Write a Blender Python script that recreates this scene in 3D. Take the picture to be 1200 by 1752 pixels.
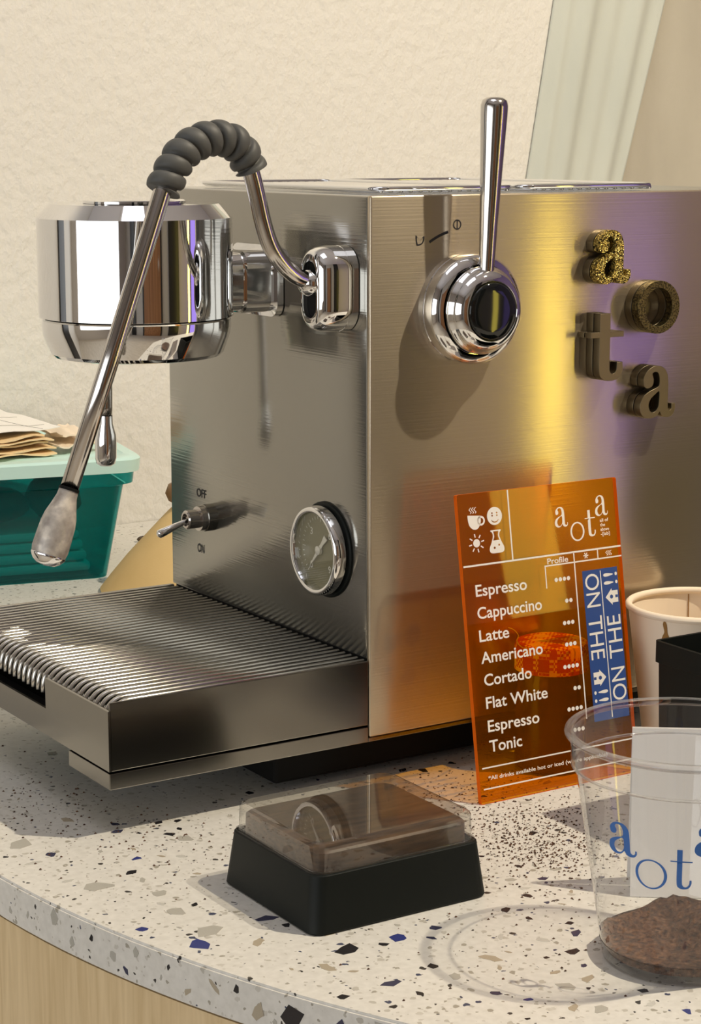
import bpy, bmesh, math, random
from math import sin, cos, pi, radians as R
from mathutils import Vector, Matrix, noise

for o in list(bpy.data.objects): bpy.data.objects.remove(o)
sc = bpy.context.scene
C = sc.collection

# ------------------------------------------------------------------ camera
cd = bpy.data.cameras.new('camera'); cam = bpy.data.objects.new('camera', cd); C.objects.link(cam)
sc.camera = cam
cd.sensor_fit = 'VERTICAL'; cd.sensor_height = 24.0
cd.lens = 24.0 * 3444.5 / 1752.0
cd.clip_start = 0.02; cd.clip_end = 60
yaw, pit = 0.56632, 0.183325
fwd = Vector((sin(yaw)*cos(pit), cos(yaw)*cos(pit), -sin(pit)))
cam.location = (-0.59175, -0.91080, 0.35941)
cam.rotation_euler = fwd.to_track_quat('-Z', 'Y').to_euler()

# ------------------------------------------------------------------ world, lights, exposure
w = bpy.data.worlds.new('world'); sc.world = w; w.use_nodes = True
w.node_tree.nodes['Background'].inputs[0].default_value = (0.75, 0.82, 0.9, 1)
w.node_tree.nodes['Background'].inputs[1].default_value = 0.6

def lamp(kind, name, loc, target, energy, col, **kw):
    d = bpy.data.lights.new(name, kind); d.energy = energy; d.color = col
    for k, v in kw.items(): setattr(d, k, v)
    o = bpy.data.objects.new(name, d); C.objects.link(o); o.location = loc
    o.rotation_euler = (Vector(target)-Vector(loc)).to_track_quat('-Z', 'Y').to_euler()
    return o
SPOT = Vector((0.86, -0.90, 1.95))
lamp('SPOT', 'ceiling_spot_light', SPOT, (0.05, -0.05, 0.12), 178, (1.0, 0.88, 0.68), spot_size=R(100), spot_blend=0.6, shadow_soft_size=0.018)
# daylight that comes in through the window in the left wall
lamp('AREA', 'window_daylight', (-2.50, -0.95, 0.45), (-1.0, -0.95, 0.43), 26, (0.94, 0.98, 1.0), shape='RECTANGLE', size=2.7, size_y=1.2)
sc.cycles.transparent_max_bounces = 32; sc.cycles.max_bounces = 12; sc.cycles.sample_clamp_indirect = 6
sc.view_settings.view_transform = 'Standard'; sc.view_settings.look = 'None'
sc.view_settings.exposure = -0.1; sc.view_settings.gamma = 1.0; sc.view_settings.use_curve_mapping = False

# ------------------------------------------------------------------ materials
M = {}
class NT:
    def __init__(s, name):
        m = bpy.data.materials.new(name); m.use_nodes = True; s.m = m; s.t = m.node_tree; s.t.nodes.clear()
        s.out = s.n('ShaderNodeOutputMaterial'); M[name] = m
    def n(s, typ, **kw):
        nd = s.t.nodes.new(typ)
        for k, v in kw.items():
            if k.startswith('i_'):
                key = k[2:].replace('_', ' ')
                nd.inputs[int(key) if key.isdigit() else key].default_value = v
            else: setattr(nd, k, v)
        return nd
    def l(s, a, b): s.t.links.new(a, b)
    def pbsdf(s, col=(.8,.8,.8), rough=.5, metal=0., **kw):
        b = s.n('ShaderNodeBsdfPrincipled')
        b.inputs['Base Color'].default_value = (*col, 1); b.inputs['Roughness'].default_value = rough; b.inputs['Metallic'].default_value = metal
        for k, v in kw.items(): b.inputs[k.replace('_', ' ')].default_value = v
        s.l(b.outputs[0], s.out.inputs[0]); s.b = b; return b
    def coord(s, scale=(1,1,1), kind='Object'):
        tc = s.n('ShaderNodeTexCoord'); mp = s.n('ShaderNodeMapping'); mp.inputs['Scale'].default_value = scale
        s.l(tc.outputs[kind], mp.inputs[0]); return mp.outputs[0]
    def bump(s, h, strength=.2, dist=.001):
        b = s.n('ShaderNodeBump'); b.inputs['Strength'].default_value = strength; b.inputs['Distance'].default_value = dist
        s.l(h, b.inputs['Height']); s.l(b.outputs[0], s.b.inputs['Normal']); return b
    def ramp(s, fac, stops, interp='LINEAR'):
        r = s.n('ShaderNodeValToRGB'); cr = r.color_ramp; cr.interpolation = interp
        while len(cr.elements) < len(stops): cr.elements.new(.5)
        for e, (p, c) in zip(cr.elements, stops): e.position = p; e.color = (*c, 1)
        s.l(fac, r.inputs[0]); return r.outputs[0]
    def mix(s, fac, a, b):
        m = s.n('ShaderNodeMix', data_type='RGBA')
        for sock, v in ((m.inputs[0], fac), (m.inputs[6], a), (m.inputs[7], b)):
            if isinstance(v, (int, float)): sock.default_value = v
            elif isinstance(v, tuple): sock.default_value = (*v, 1)
            else: s.l(v, sock)
        return m.outputs[2]

def simple(name, col, rough=.5, metal=0., **kw):
    n = NT(name); n.pbsdf(col, rough, metal, **kw); return n
simple('chrome', (.86,.86,.86), .035, 1.)
simple('steel_tube', (.60,.57,.54), .13, 1.)
simple('rod_steel', (.62,.60,.56), .22, 1.)
simple('tray_steel', (.26,.25,.225), .19, 1.)
simple('dark_gap', (.006,.006,.006), .7, Specular_IOR_Level=.15)
simple('black_plastic', (.004,.006,.005), .5, Specular_IOR_Level=.22)
simple('black_gloss', (.006,.007,.007), .06)
simple('rubber', (.085,.085,.08), .55)
simple('pencil', (.30,.28,.26), .7)
simple('ink', (.012,.012,.014), .6)
simple('print_white', (.97,.92,.86), .6)
simple('sticker_blue', (.035,.085,.30), .45)
simple('cup_blue', (.03,.13,.42), .5)
simple('white_card', (.80,.78,.77), .6)
simple('paper_white', (.93,.91,.86), .75)
simple('ceiling_paint', (.80,.79,.84), .9)
simple('dark_trim', (.015,.015,.016), .35)
simple('purple_tint', (.30,.22,.50), .8)
simple('lens_glass', (.9,.9,.9), .05)
simple('brown_wood_knob', (.22,.11,.035), .4)
simple('bean', (.10,.06,.03), .45)
simple('gauge_face', (.22,.20,.10), .35)
simple('needle', (.85,.83,.72), .35, .4)
simple('jar_dark', (.03,.017,.01), .12)
simple('rubber_foot', (.01,.01,.01), .7)
simple('kraft', (.92,.70,.40), .8)
simple('dark_pouch', (.02,.025,.02), .6)
simple('pale_paper', (.80,.86,.80), .8)

# brushed stainless: long fine streaks along local x, highlights spread upright
def brushed(name, col, rough, along, aniso=.7, rot=.25, rmix=.5):
    n = NT(name); b = n.pbsdf(col, rough, 1.)
    sc_ = {'x': (6, 6, 900), 'y': (6, 6, 900)}[along]
    nz = n.n('ShaderNodeTexNoise'); nz.inputs['Scale'].default_value = 1.; nz.inputs['Detail'].default_value = 3
    n.l(n.coord(sc_), nz.inputs['Vector'])
    n.bump(nz.outputs[0], .14, .0006)
    n2 = n.n('ShaderNodeTexNoise'); n2.inputs['Scale'].default_value = 7; n2.inputs['Detail'].default_value = 5
    n.l(n.coord(), n2.inputs['Vector'])
    mr = n.n('ShaderNodeMapRange'); mr.inputs[3].default_value = rough*.85; mr.inputs[4].default_value = rough*1.2
    n.l(n2.outputs[0], mr.inputs[0]); n.l(mr.outputs[0], b.inputs['Roughness'])
    b.inputs['Anisotropic'].default_value = aniso; b.inputs['Anisotropic Rotation'].default_value = rot
    b2 = n.n('ShaderNodeBsdfPrincipled'); b2.inputs['Base Color'].default_value = (*col, 1); b2.inputs['Roughness'].default_value = .62; b2.inputs['Metallic'].default_value = 1.
    bn_ = b.inputs['Normal'].links[0].from_socket; n.l(bn_, b2.inputs['Normal'])
    mx = n.n('ShaderNodeMixShader'); mx.inputs[0].default_value = rmix; n.l(b.outputs[0], mx.inputs[1]); n.l(b2.outputs[0], mx.inputs[2]); n.l(mx.outputs[0], n.out.inputs[0])
    tg = n.n('ShaderNodeTangent'); tg.direction_type = 'UV_MAP'; tg.uv_map = 'brush'; n.l(tg.outputs[0], b.inputs['Tangent'])
    return n
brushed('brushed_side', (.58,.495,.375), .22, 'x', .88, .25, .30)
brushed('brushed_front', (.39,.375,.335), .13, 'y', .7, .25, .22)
simple('top_steel', (.60,.60,.58), .25, 1.)

# rough cast brass letters
n = NT('letter_brass'); n.pbsdf((.24,.19,.10), .42, 1.)
nz = n.n('ShaderNodeTexNoise'); nz.inputs['Scale'].default_value = 900; nz.inputs['Detail'].default_value = 2
n.l(n.coord(), nz.inputs[0]); n.bump(nz.outputs[0], .7, .0006)
n.l(n.ramp(nz.outputs[0], [(.4, (.06,.05,.03)), (.6, (.24,.19,.08))]), n.b.inputs['Base Color'])
n = NT('letter_plain'); n.pbsdf((.21,.175,.115), .38, 1.)
n = NT('letter_glitter'); n.pbsdf((.5,.4,.12), .4, 1.)
vz = n.n('ShaderNodeTexVoronoi'); vz.inputs['Scale'].default_value = 1100; n.l(n.coord(), vz.inputs['Vector'])
n.l(n.ramp(vz.outputs['Color'], [(.25, (.03,.025,.012)), (.55, (.40,.28,.06)), (.9, (.75,.60,.20))]), n.b.inputs['Base Color'])
n.bump(vz.outputs['Distance'], .9, .001)

# stucco wall
n = NT('stucco'); n.pbsdf((.80,.775,.72), .85)
nz = n.n('ShaderNodeTexNoise'); nz.inputs['Scale'].default_value = 95; nz.inputs['Detail'].default_value = 4; nz.inputs['Roughness'].default_value = .55
n.l(n.coord((1,1,.75)), nz.inputs[0]); n.bump(nz.outputs[0], .55, .006)
simple('room_paint', (.50,.47,.44), .85)

# terrazzo ground: pale cement with fine flecks
n = NT('terrazzo'); n.pbsdf((.8,.8,.8), .32)
co = n.coord()
wz = n.n('ShaderNodeTexNoise'); wz.inputs['Scale'].default_value = 240; wz.inputs['Detail'].default_value = 2; n.l(co, wz.inputs[0])
off = n.n('ShaderNodeVectorMath', operation='SCALE'); off.inputs['Scale'].default_value = .004; n.l(wz.outputs['Color'], off.inputs[0])
add = n.n('ShaderNodeVectorMath', operation='ADD'); n.l(co, add.inputs[0]); n.l(off.outputs[0], add.inputs[1])
base = n.ramp(wz.outputs[0], [(.3, (.69,.665,.61)), (.7, (.78,.755,.70))])
def flecks(scale, thr, prev, keep):
    v = n.n('ShaderNodeTexVoronoi'); v.inputs['Scale'].default_value = scale; v.inputs['Randomness'].default_value = 1
    n.l(add.outputs[0], v.inputs['Vector'])
    lt = n.n('ShaderNodeMath', operation='LESS_THAN'); lt.inputs[1].default_value = thr; n.l(v.outputs['Distance'], lt.inputs[0])
    sp = n.n('ShaderNodeSeparateColor'); n.l(v.outputs['Color'], sp.inputs[0])
    pick = n.n('ShaderNodeMath', operation='LESS_THAN'); pick.inputs[1].default_value = keep; n.l(sp.outputs[0], pick.inputs[0])
    mu = n.n('ShaderNodeMath', operation='MULTIPLY'); n.l(lt.outputs[0], mu.inputs[0]); n.l(pick.outputs[0], mu.inputs[1])
    colr = n.ramp(sp.outputs[1], [(0, (.05,.045,.04)), (.13, (.06,.07,.12)), (.20, (.38,.35,.29)), (.45, (.52,.49,.43)), (.7, (.60,.57,.51))], 'CONSTANT')
    return n.mix(mu.outputs[0], prev, colr)
base = flecks(190, .30, base, .26)
base = flecks(380, .30, base, .30)
n.l(base, n.b.inputs['Base Color'])
for nm, c in dict(b=(.035,.045,.19), k=(.022,.020,.022), n=(.045,.045,.085), g=(.44,.42,.37), t=(.42,.36,.27), p=(.56,.54,.49)).items():
    q = NT('chip_'+nm); q.pbsdf(c, .25)
    z = q.n('ShaderNodeTexNoise'); z.inputs['Scale'].default_value = 160; z.inputs['Detail'].default_value = 4; q.l(q.coord(), z.inputs[0])
    q.l(q.mix(z.outputs[0], tuple(x*.6 for x in c), tuple(min(1, x*1.5) for x in c)), q.b.inputs['Base Color'])

# light wood of the cabinet
n = NT('light_wood'); n.pbsdf((.6,.45,.25), .5)
nz = n.n('ShaderNodeTexNoise'); nz.inputs['Scale'].default_value = 14; nz.inputs['Detail'].default_value = 6; nz.inputs['Distortion'].default_value = .6
n.l(n.coord((14,14,1)), nz.inputs[0])
n.l(n.ramp(nz.outputs[0], [(.3, (.64,.47,.25)), (.7, (.80,.62,.37))]), n.b.inputs['Base Color'])
n = NT('brown_wood'); n.pbsdf((.3,.13,.05), .4)
nz = n.n('ShaderNodeTexNoise'); nz.inputs['Scale'].default_value = 5; nz.inputs['Detail'].default_value = 5; n.l(n.coord((8,8,1)), nz.inputs[0])
n.l(n.ramp(nz.outputs[0], [(.3, (.22,.09,.035)), (.7, (.42,.20,.08))]), n.b.inputs['Base Color'])
n = NT('floor_wood'); n.pbsdf((.28,.18,.10), .45)
nz = n.n('ShaderNodeTexNoise'); nz.inputs['Scale'].default_value = 3; nz.inputs['Detail'].default_value = 6; n.l(n.coord((2,12,1)), nz.inputs[0])
n.l(n.ramp(nz.outputs[0], [(.3, (.50,.44,.36)), (.7, (.62,.56,.47))]), n.b.inputs['Base Color'])

# see-through plastics: tinted straight-through light plus surface gloss
def clear(name, tint, ior=1.45, haze=0., hazecol=(1,1,1), gloss=.02, boost=1.):
    n = NT(name)
    tr = n.n('ShaderNodeBsdfTransparent'); tr.inputs[0].default_value = (*tint, 1)
    gl = n.n('ShaderNodeBsdfGlossy'); gl.inputs['Roughness'].default_value = gloss
    # surface gloss rises towards grazing view, alike on both sides of the thin sheet
    f0 = ((ior-1)/(ior+1))**2
    ge = n.n('ShaderNodeNewGeometry'); dt_ = n.n('ShaderNodeVectorMath', operation='DOT_PRODUCT'); n.l(ge.outputs['Normal'], dt_.inputs[0]); n.l(ge.outputs['Incoming'], dt_.inputs[1])
    ab = n.n('ShaderNodeMath', operation='ABSOLUTE'); n.l(dt_.outputs['Value'], ab.inputs[0])
    om = n.n('ShaderNodeMath', operation='SUBTRACT', use_clamp=True); om.inputs[0].default_value = 1.; n.l(ab.outputs[0], om.inputs[1])
    pw = n.n('ShaderNodeMath', operation='POWER'); n.l(om.outputs[0], pw.inputs[0]); pw.inputs[1].default_value = 5.
    ma = n.n('ShaderNodeMath', operation='MULTIPLY_ADD'); n.l(pw.outputs[0], ma.inputs[0]); ma.inputs[1].default_value = 1-f0; ma.inputs[2].default_value = f0
    ml = n.n('ShaderNodeMath', operation='MULTIPLY', use_clamp=True); ml.inputs[1].default_value = boost; n.l(ma.outputs[0], ml.inputs[0])
    mx = n.n('ShaderNodeMixShader'); n.l(ml.outputs[0], mx.inputs[0]); n.l(tr.outputs[0], mx.inputs[1]); n.l(gl.outputs[0], mx.inputs[2])
    last = mx
    if haze:
        df = n.n('ShaderNodeBsdfDiffuse'); df.inputs[0].default_value = (*hazecol, 1)
        tl = n.n('ShaderNodeBsdfTranslucent'); tl.inputs[0].default_value = (*hazecol, 1)
        m1 = n.n('ShaderNodeMixShader'); m1.inputs[0].default_value = .5; n.l(df.outputs[0], m1.inputs[1]); n.l(tl.outputs[0], m1.inputs[2])
        m2 = n.n('ShaderNodeMixShader'); m2.inputs[0].default_value = haze; n.l(mx.outputs[0], m2.inputs[1]); n.l(m1.outputs[0], m2.inputs[2]); last = m2
    n.l(last.outputs[0], n.out.inputs[0]); return n
clear('amber_acrylic', (.97,.65,.08), 1.42, .08, (.95,.33,.01))
clear('amber_edge_glow', (.75,.22,.02), 1.3, .75, (.95,.22,.02), .2)  # glow of the acrylic edge put into an orange diffuse colour
clear('clear_cup', (.975,.975,.968), 1.5, .03, (1,1,1), .03, 1.6)
n = NT('cup_rim'); gb = n.n('ShaderNodeBsdfGlass'); gb.inputs['IOR'].default_value = 1.45; gb.inputs['Roughness'].default_value = .04; tb_ = n.n('ShaderNodeBsdfTransparent'); mx_ = n.n('ShaderNodeMixShader'); mx_.inputs[0].default_value = .32; n.l(tb_.outputs[0], mx_.inputs[1]); n.l(gb.outputs[0], mx_.inputs[2]); n.l(mx_.outputs[0], n.out.inputs[0])
clear('clear_lid', (.93,.92,.89), 1.5, .012, (1,.97,.9), .015, 2.4)
clear('glass', (.97,.97,.97), 1.45, 0., gloss=.01)
clear('teal_plastic', (.11,.66,.66), 1.4, .14, (.01,.36,.37), .1)
clear('lamp_shade', (1,.9,.6), 1.3, .5)
n = NT('mint_plastic'); n.pbsdf((.60,.84,.78), .4)
n.b.inputs['Subsurface Weight'].default_value = .15; n.b.inputs['Subsurface Radius'].default_value = (.01,.01,.01)
simple('teal_rim', (.02,.45,.40), .3)

def emit(name, col, s):
    n = NT(name); e = n.n('ShaderNodeEmission'); e.inputs[0].default_value = (*col, 1); e.inputs[1].default_value = s; n.l(e.outputs[0], n.out.inputs[0])
emit('lamp_glow', (1.0, .80, .13), 7.0)
emit('purple_glow', (.42, .28, .90), 1.2)
emit('bulb_glow', (1.0, .9, .75), 40.0)
emit('ceiling_glow', (.93, .93, 1.0), 2.4)

# paper lid printed with a gingham check
n = NT('gingham'); n.pbsdf((.7,.1,.05), .6)
ck = n.n('ShaderNodeTexChecker'); ck.inputs['Scale'].default_value = 130; n.l(n.coord(), ck.inputs[0])
ck2 = n.n('ShaderNodeTexChecker'); ck2.inputs['Scale'].default_value = 620; n.l(n.coord(), ck2.inputs[0])
c1 = n.mix(ck2.outputs['Fac'], (.62,.03,.02), (.93,.75,.62))
vv = n.n('ShaderNodeTexChecker'); vv.inputs['Scale'].default_value = 65; n.l(n.coord(), vv.inputs[0])
c2 = n.mix(vv.outputs['Fac'], (.92,.80,.70), (.52,.01,.01))
n.l(n.mix(ck.outputs['Fac'], c1, c2), n.b.inputs['Base Color'])

# milk crust on the wand tip
n = NT('milk_tip'); n.pbsdf((.55,.50,.45), .45, .35)
nz = n.n('ShaderNodeTexNoise'); nz.inputs['Scale'].default_value = 150; nz.inputs['Detail'].default_value = 5; n.l(n.coord(), nz.inputs[0])
n.l(n.ramp(nz.outputs[0], [(.35, (.34,.30,.27)), (.5, (.46,.42,.38)), (.68, (.70,.64,.56))]), n.b.inputs['Base Color'])
n.bump(nz.outputs[0], .3, .001)
# coffee grounds
n = NT('coffee'); n.pbsdf((.1,.05,.03), .85)
nz = n.n('ShaderNodeTexNoise'); nz.inputs['Scale'].default_value = 420; nz.inputs['Detail'].default_value = 6; n.l(n.coord(), nz.inputs[0])
n.l(n.ramp(nz.outputs[0], [(.3, (.035,.014,.007)), (.55, (.13,.055,.025)), (.75, (.26,.13,.065))]), n.b.inputs['Base Color'])
n.bump(nz.outputs[0], 1., .004)
# cloths
def cloth(name, col, col2):
    n = NT(name); n.pbsdf(col, .9)
    nz = n.n('ShaderNodeTexNoise'); nz.inputs['Scale'].default_value = 12; nz.inputs['Detail'].default_value = 6; n.l(n.coord((1.5,1,.5)), nz.inputs[0])
    n.l(n.ramp(nz.outputs[0], [(.3, col), (.7, col2)]), n.b.inputs['Base Color'])
    n2 = n.n('ShaderNodeTexNoise'); n2.inputs['Scale'].default_value = 900; n.l(n.coord(), n2.inputs[0]); n.bump(n2.outputs[0], .2, .0006)
cloth('pale_cloth', (.56,.585,.53), (.62,.64,.575))
cloth('tan_cloth', (.46,.42,.34), (.53,.49,.40))
cloth('straw', (.56,.38,.15), (.66,.47,.21))
n = NT('dark_wood'); n.pbsdf((.06,.035,.02), .5)
nz = n.n('ShaderNodeTexNoise'); nz.inputs['Scale'].default_value = 60; nz.inputs['Detail'].default_value = 5; n.l(n.coord((1,4,8)), nz.inputs[0])
n.l(n.ramp(nz.outputs[0], [(.3, (.035,.02,.012)), (.7, (.13,.075,.04))]), n.b.inputs['Base Color'])
# paper cup
n = NT('paper_cup'); n.pbsdf((.92,.79,.62), .65)

# ------------------------------------------------------------------ geometry helpers
WM = {}
def mesh_of(bm, name='mesh'):
    me = bpy.data.meshes.new(name); bm.normal_update(); bm.to_mesh(me); bm.free(); return me
def obj(name, me, mat=None, parent=None, local=False, smooth=None):
    if isinstance(me, bmesh.types.BMesh): me = mesh_of(me, name)
    o = bpy.data.objects.new(name, me); C.objects.link(o)
    if mat:
        for m in ([mat] if isinstance(mat, str) else mat): me.materials.append(M[m])
    if parent is not None:
        o.parent = parent
        if not local: o.matrix_parent_inverse = WM.get(parent.name, Matrix()).inverted()
    WM[o.name] = WM.get(parent.name, Matrix()).copy() if (parent is not None and local) else Matrix()
    if smooth is not None:
        if hasattr(me, 'polygons'):
            me.polygons.foreach_set('use_smooth', [True]*len(me.polygons))
            if smooth < 180: me.set_sharp_from_angle(angle=R(smooth))
    return o
def thing(name, label, cat, loc=(0,0,0), rz=0., group=None, mat4=None):
    o = bpy.data.objects.new(name, None); C.objects.link(o); o.empty_display_size = .02
    m = mat4 if mat4 is not None else Matrix.Translation(loc) @ Matrix.Rotation(rz, 4, 'Z')
    o.matrix_basis = m; WM[o.name] = m
    return tag(o, label, cat, group)
def tag(o, label, cat, group=None, kind=None):
    o['label'] = label; o['category'] = cat
    if group: o['group'] = group
    if kind: o['kind'] = kind
    return o
def struct(o, label=None):
    o['kind'] = 'structure'
    if label: o['label'] = label
    return o
def box(x0,y0,z0,x1,y1,z1,bev=0.,seg=2, bm=None):
    b = bmesh.new()
    bmesh.ops.create_cube(b, size=1)
    for v in b.verts: v.co = Vector(((x0+x1)/2+v.co.x*(x1-x0), (y0+y1)/2+v.co.y*(y1-y0), (z0+z1)/2+v.co.z*(z1-z0)))
    if bev: bmesh.ops.bevel(b, geom=list(b.edges), offset=bev, segments=seg, affect='EDGES', profile=.5)
    if bm is None: return b
    return join(bm, b)
def join(bm, b):
    me = mesh_of(b); bm.from_mesh(me); bpy.data.meshes.remove(me); return bm
def lathe(prof, seg=48, origin=(0,0,0), axis='Z', bm=None):
    """prof: list of (r, h) along the axis; r=0 ends close."""
    b = bm or bmesh.new(); O = Vector(origin); rings = []
    A = {'Z': (Vector((1,0,0)),Vector((0,1,0)),Vector((0,0,1))), '-Y': (Vector((1,0,0)),Vector((0,0,1)),Vector((0,-1,0))), '-X': (Vector((0,-1,0)),Vector((0,0,1)),Vector((-1,0,0)))}[axis] if isinstance(axis,str) else axis
    for r,h in prof:
        if r < 1e-7: rings.append([b.verts.new(O+A[2]*h)])
        else: rings.append([b.verts.new(O+A[2]*h+A[0]*r*cos(2*pi*i/seg)+A[1]*r*sin(2*pi*i/seg)) for i in range(seg)])
    for a,c in zip(rings, rings[1:]):
        for i in range(seg):
            j=(i+1)%seg
            if len(a)==1 and len(c)==1: continue
            if len(a)==1: b.faces.new((a[0],c[i],c[j])) if True else 0
            elif len(c)==1: b.faces.new((a[i],a[j],c[0]))
            else: b.faces.new((a[i],a[j],c[j],c[i]))
    bmesh.ops.recalc_face_normals(b, faces=b.faces[:]); return b
def frames(pts):
    pts=[Vector(p) for p in pts]; T=[]
    for i in range(len(pts)):
        a=pts[max(0,i-1)]; c=pts[min(len(pts)-1,i+1)]; T.append((c-a).normalized())
    up=Vector((0,0,1)) if abs(T[0].z)<.9 else Vector((0,1,0))
    N=[(up-T[0]*up.dot(T[0])).normalized()]
    for i in range(1,len(pts)):
        nn=N[-1]-T[i]*N[-1].dot(T[i]); N.append(nn.normalized())
    return pts,T,N,[t.cross(nv) for t,nv in zip(T,N)]
def tube(pts, rad, seg=16, cap=True, bm=None, rfun=None):
    b = bm or bmesh.new(); P,T,N,B = frames(pts); rings=[]
    for i in range(len(P)):
        r0 = rad[i] if isinstance(rad,(list,tuple)) else rad
        ring=[]
        for k in range(seg):
            th=2*pi*k/seg; r = rfun(i,th) if rfun else r0
            ring.append(b.verts.new(P[i]+N[i]*r*cos(th)+B[i]*r*sin(th)))
        rings.append(ring)
    for a,c in zip(rings,rings[1:]):
        for k in range(seg): b.faces.new((a[k],a[(k+1)%seg],c[(k+1)%seg],c[k]))
    if cap: b.faces.new(rings[0][::-1]); b.faces.new(rings[-1])
    bmesh.ops.recalc_face_normals(b, faces=b.faces[:]); return b
def crom(pts, k=8, closed=False):
    P=[Vector(p) for p in pts]; out=[]; n_=len(P)
    for i in range(n_ if closed else n_-1):
        p0=P[(i-1)%n_] if (closed or i>0) else P[0]*2-P[1]; p1=P[i]; p2=P[(i+1)%n_]
        p3=P[(i+2)%n_] if (closed or i<n_-2) else P[-1]*2-P[-2]
        for j in range(k):
            t=j/k; out.append(.5*((2*p1)+(p2-p0)*t+(2*p0-5*p1+4*p2-p3)*t*t+(3*p1-p0-3*p2+p3)*t**3))
    if not closed: out.append(P[-1])
    return out
def smooth_outline(pts, k=5):
    """pts: (x,y) or (x,y,1) where 1 marks a sharp corner; Hermite sampled."""
    P=[Vector((p[0],p[1])) for p in pts]; S=[len(p)>2 for p in pts]; n_=len(P); out=[]
    for i in range(n_):
        j=(i+1)%n_; a,b_=P[i],P[j]
        if S[i] and S[j]: out.append((a.x,a.y)); continue
        ma=(b_-a) if S[i] else (b_-P[i-1])*.5; mb=(b_-a) if S[j] else (P[(j+1)%n_]-a)*.5
        for q in range(k):
            t=q/k; h=(2*t**3-3*t*t+1)*a+(t**3-2*t*t+t)*ma+(-2*t**3+3*t*t)*b_+(t**3-t*t)*mb; out.append((h.x,h.y))
    return out
def outline_mesh(loops, depth=0., bevel=0., offset=0.):
    cu=bpy.data.curves.new('outline','CURVE'); cu.dimensions='2D'; cu.fill_mode='BOTH' if depth else 'FRONT'
    for lp in loops:
        s=cu.splines.new('POLY'); s.points.add(len(lp)-1); s.use_cyclic_u=True
        for p,(x,y) in zip(s.points,lp): p.co=(x,y,0,1)
    cu.extrude=depth/2; cu.bevel_depth=bevel; cu.offset=offset
    o=bpy.data.objects.new('tmp',cu); me=bpy.data.meshes.new_from_object(o); bpy.data.objects.remove(o); bpy.data.curves.remove(cu); return me
def text_mesh(body, extrude=0., bold=.014):
    cu=bpy.data.curves.new('text','FONT'); cu.body=body; cu.size=1; cu.extrude=extrude; cu.offset=bold; cu.resolution_u=4
    o=bpy.data.objects.new('tmp',cu); me=bpy.data.meshes.new_from_object(o); bpy.data.objects.remove(o); bpy.data.curves.remove(cu); return me
def bbox(me):
    xs=[v.co.x for v in me.vertices]; ys=[v.co.y for v in me.vertices]; return min(xs),min(ys),max(xs),max(ys)
def fit(me, x0, x1, base, cap, ref='H'):
    """scale text so its width spans x0..x1 and capitals are `cap` high standing on y=base"""
    a=bbox(me); s=(x1-x0)/(a[2]-a[0]); sy=cap/CAPH
    for v in me.vertices: v.co=(x0+(v.co.x-a[0])*s, base+v.co.y*sy, v.co.z)
    return me
_t=text_mesh('H',0.,0.); CAPH=bbox(_t)[3]; bpy.data.meshes.remove(_t)
def xform(me, m): me.transform(m); return me
def plane_m(origin, U, V):
    U=Vector(U).normalized(); V=Vector(V).normalized(); N=U.cross(V); m=Matrix.Identity(4)
    for i in range(3): m[i][0]=U[i]; m[i][1]=V[i]; m[i][2]=N[i]; m[i][3]=origin[i]
    return m
def brush_uv(o, along):
    me=o.data; uv=me.uv_layers.new(name='brush')
    ax={'x':0,'y':1}[along]
    for l in me.loops:
        c=me.vertices[l.vertex_index].co; uv.data[l.index].uv=(c[ax],c.z)
def stadium(cx, cz, w, h, k=14):
    r=w/2; L=h/2-r; pts=[]
    for i in range(k+1): a=pi*i/k; pts.append((cx+r*cos(a), cz+L+r*sin(a)))
    for i in range(k+1): a=pi+pi*i/k; pts.append((cx+r*cos(a), cz-L+r*sin(a)))
    return pts
def rrect(x0,y0,x1,y1,r,k=6):
    pts=[]
    for cx,cy,a0 in ((x1-r,y1-r,0),(x0+r,y1-r,90),(x0+r,y0+r,180),(x1-r,y0+r,270)):
        for i in range(k+1): a=R(a0+90*i/k); pts.append((cx+r*cos(a),cy+r*sin(a)))
    return pts
def loft(loops, cap0=True, cap1=True, bm=None):
    b=bm or bmesh.new(); rings=[[b.verts.new(p) for p in lp] for lp in loops]; n_=len(rings[0])
    for a,c in zip(rings,rings[1:]):
        for i in range(n_): b.faces.new((a[i],a[(i+1)%n_],c[(i+1)%n_],c[i]))
    if cap0: b.faces.new(rings[0][::-1])
    if cap1: b.faces.new(rings[-1])
    bmesh.ops.recalc_face_normals(b, faces=b.faces[:]); return b

GA_O=[(.10,.68),(.10,.80),(.20,.93),(.38,1.0),(.56,.96),(.66,.84),(.69,.66),(.69,.24),(.705,.15),(.75,.125),(.79,.16),(.79,.25,1),(.87,.25,1),(.87,.13),(.80,.03),(.68,0),(.56,.04),(.50,.13,1),(.42,.045),(.28,0),(.12,.04),(.03,.15),(.03,.30),(.10,.43),(.25,.52),(.42,.58),(.48,.64),(.48,.78),(.43,.88),(.34,.89),(.29,.84),(.33,.75),(.30,.63),(.20,.59),(.12,.62)]
GA_I=[(.48,.51),(.37,.46),(.26,.37),(.22,.25),(.27,.13),(.36,.11),(.44,.17),(.48,.27)]
GT_O=[(.17,1.24,1),(.36,1.24,1),(.36,.90,1),(.62,.90,1),(.62,.81,1),(.36,.81,1),(.36,.27),(.38,.15),(.44,.12),(.50,.19),(.51,.33,1),(.61,.33,1),(.61,.18),(.53,.04),(.38,0),(.24,.04),(.17,.19),(.17,.81,1),(0,.81,1),(0,.90,1),(.17,.90,1)]
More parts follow.
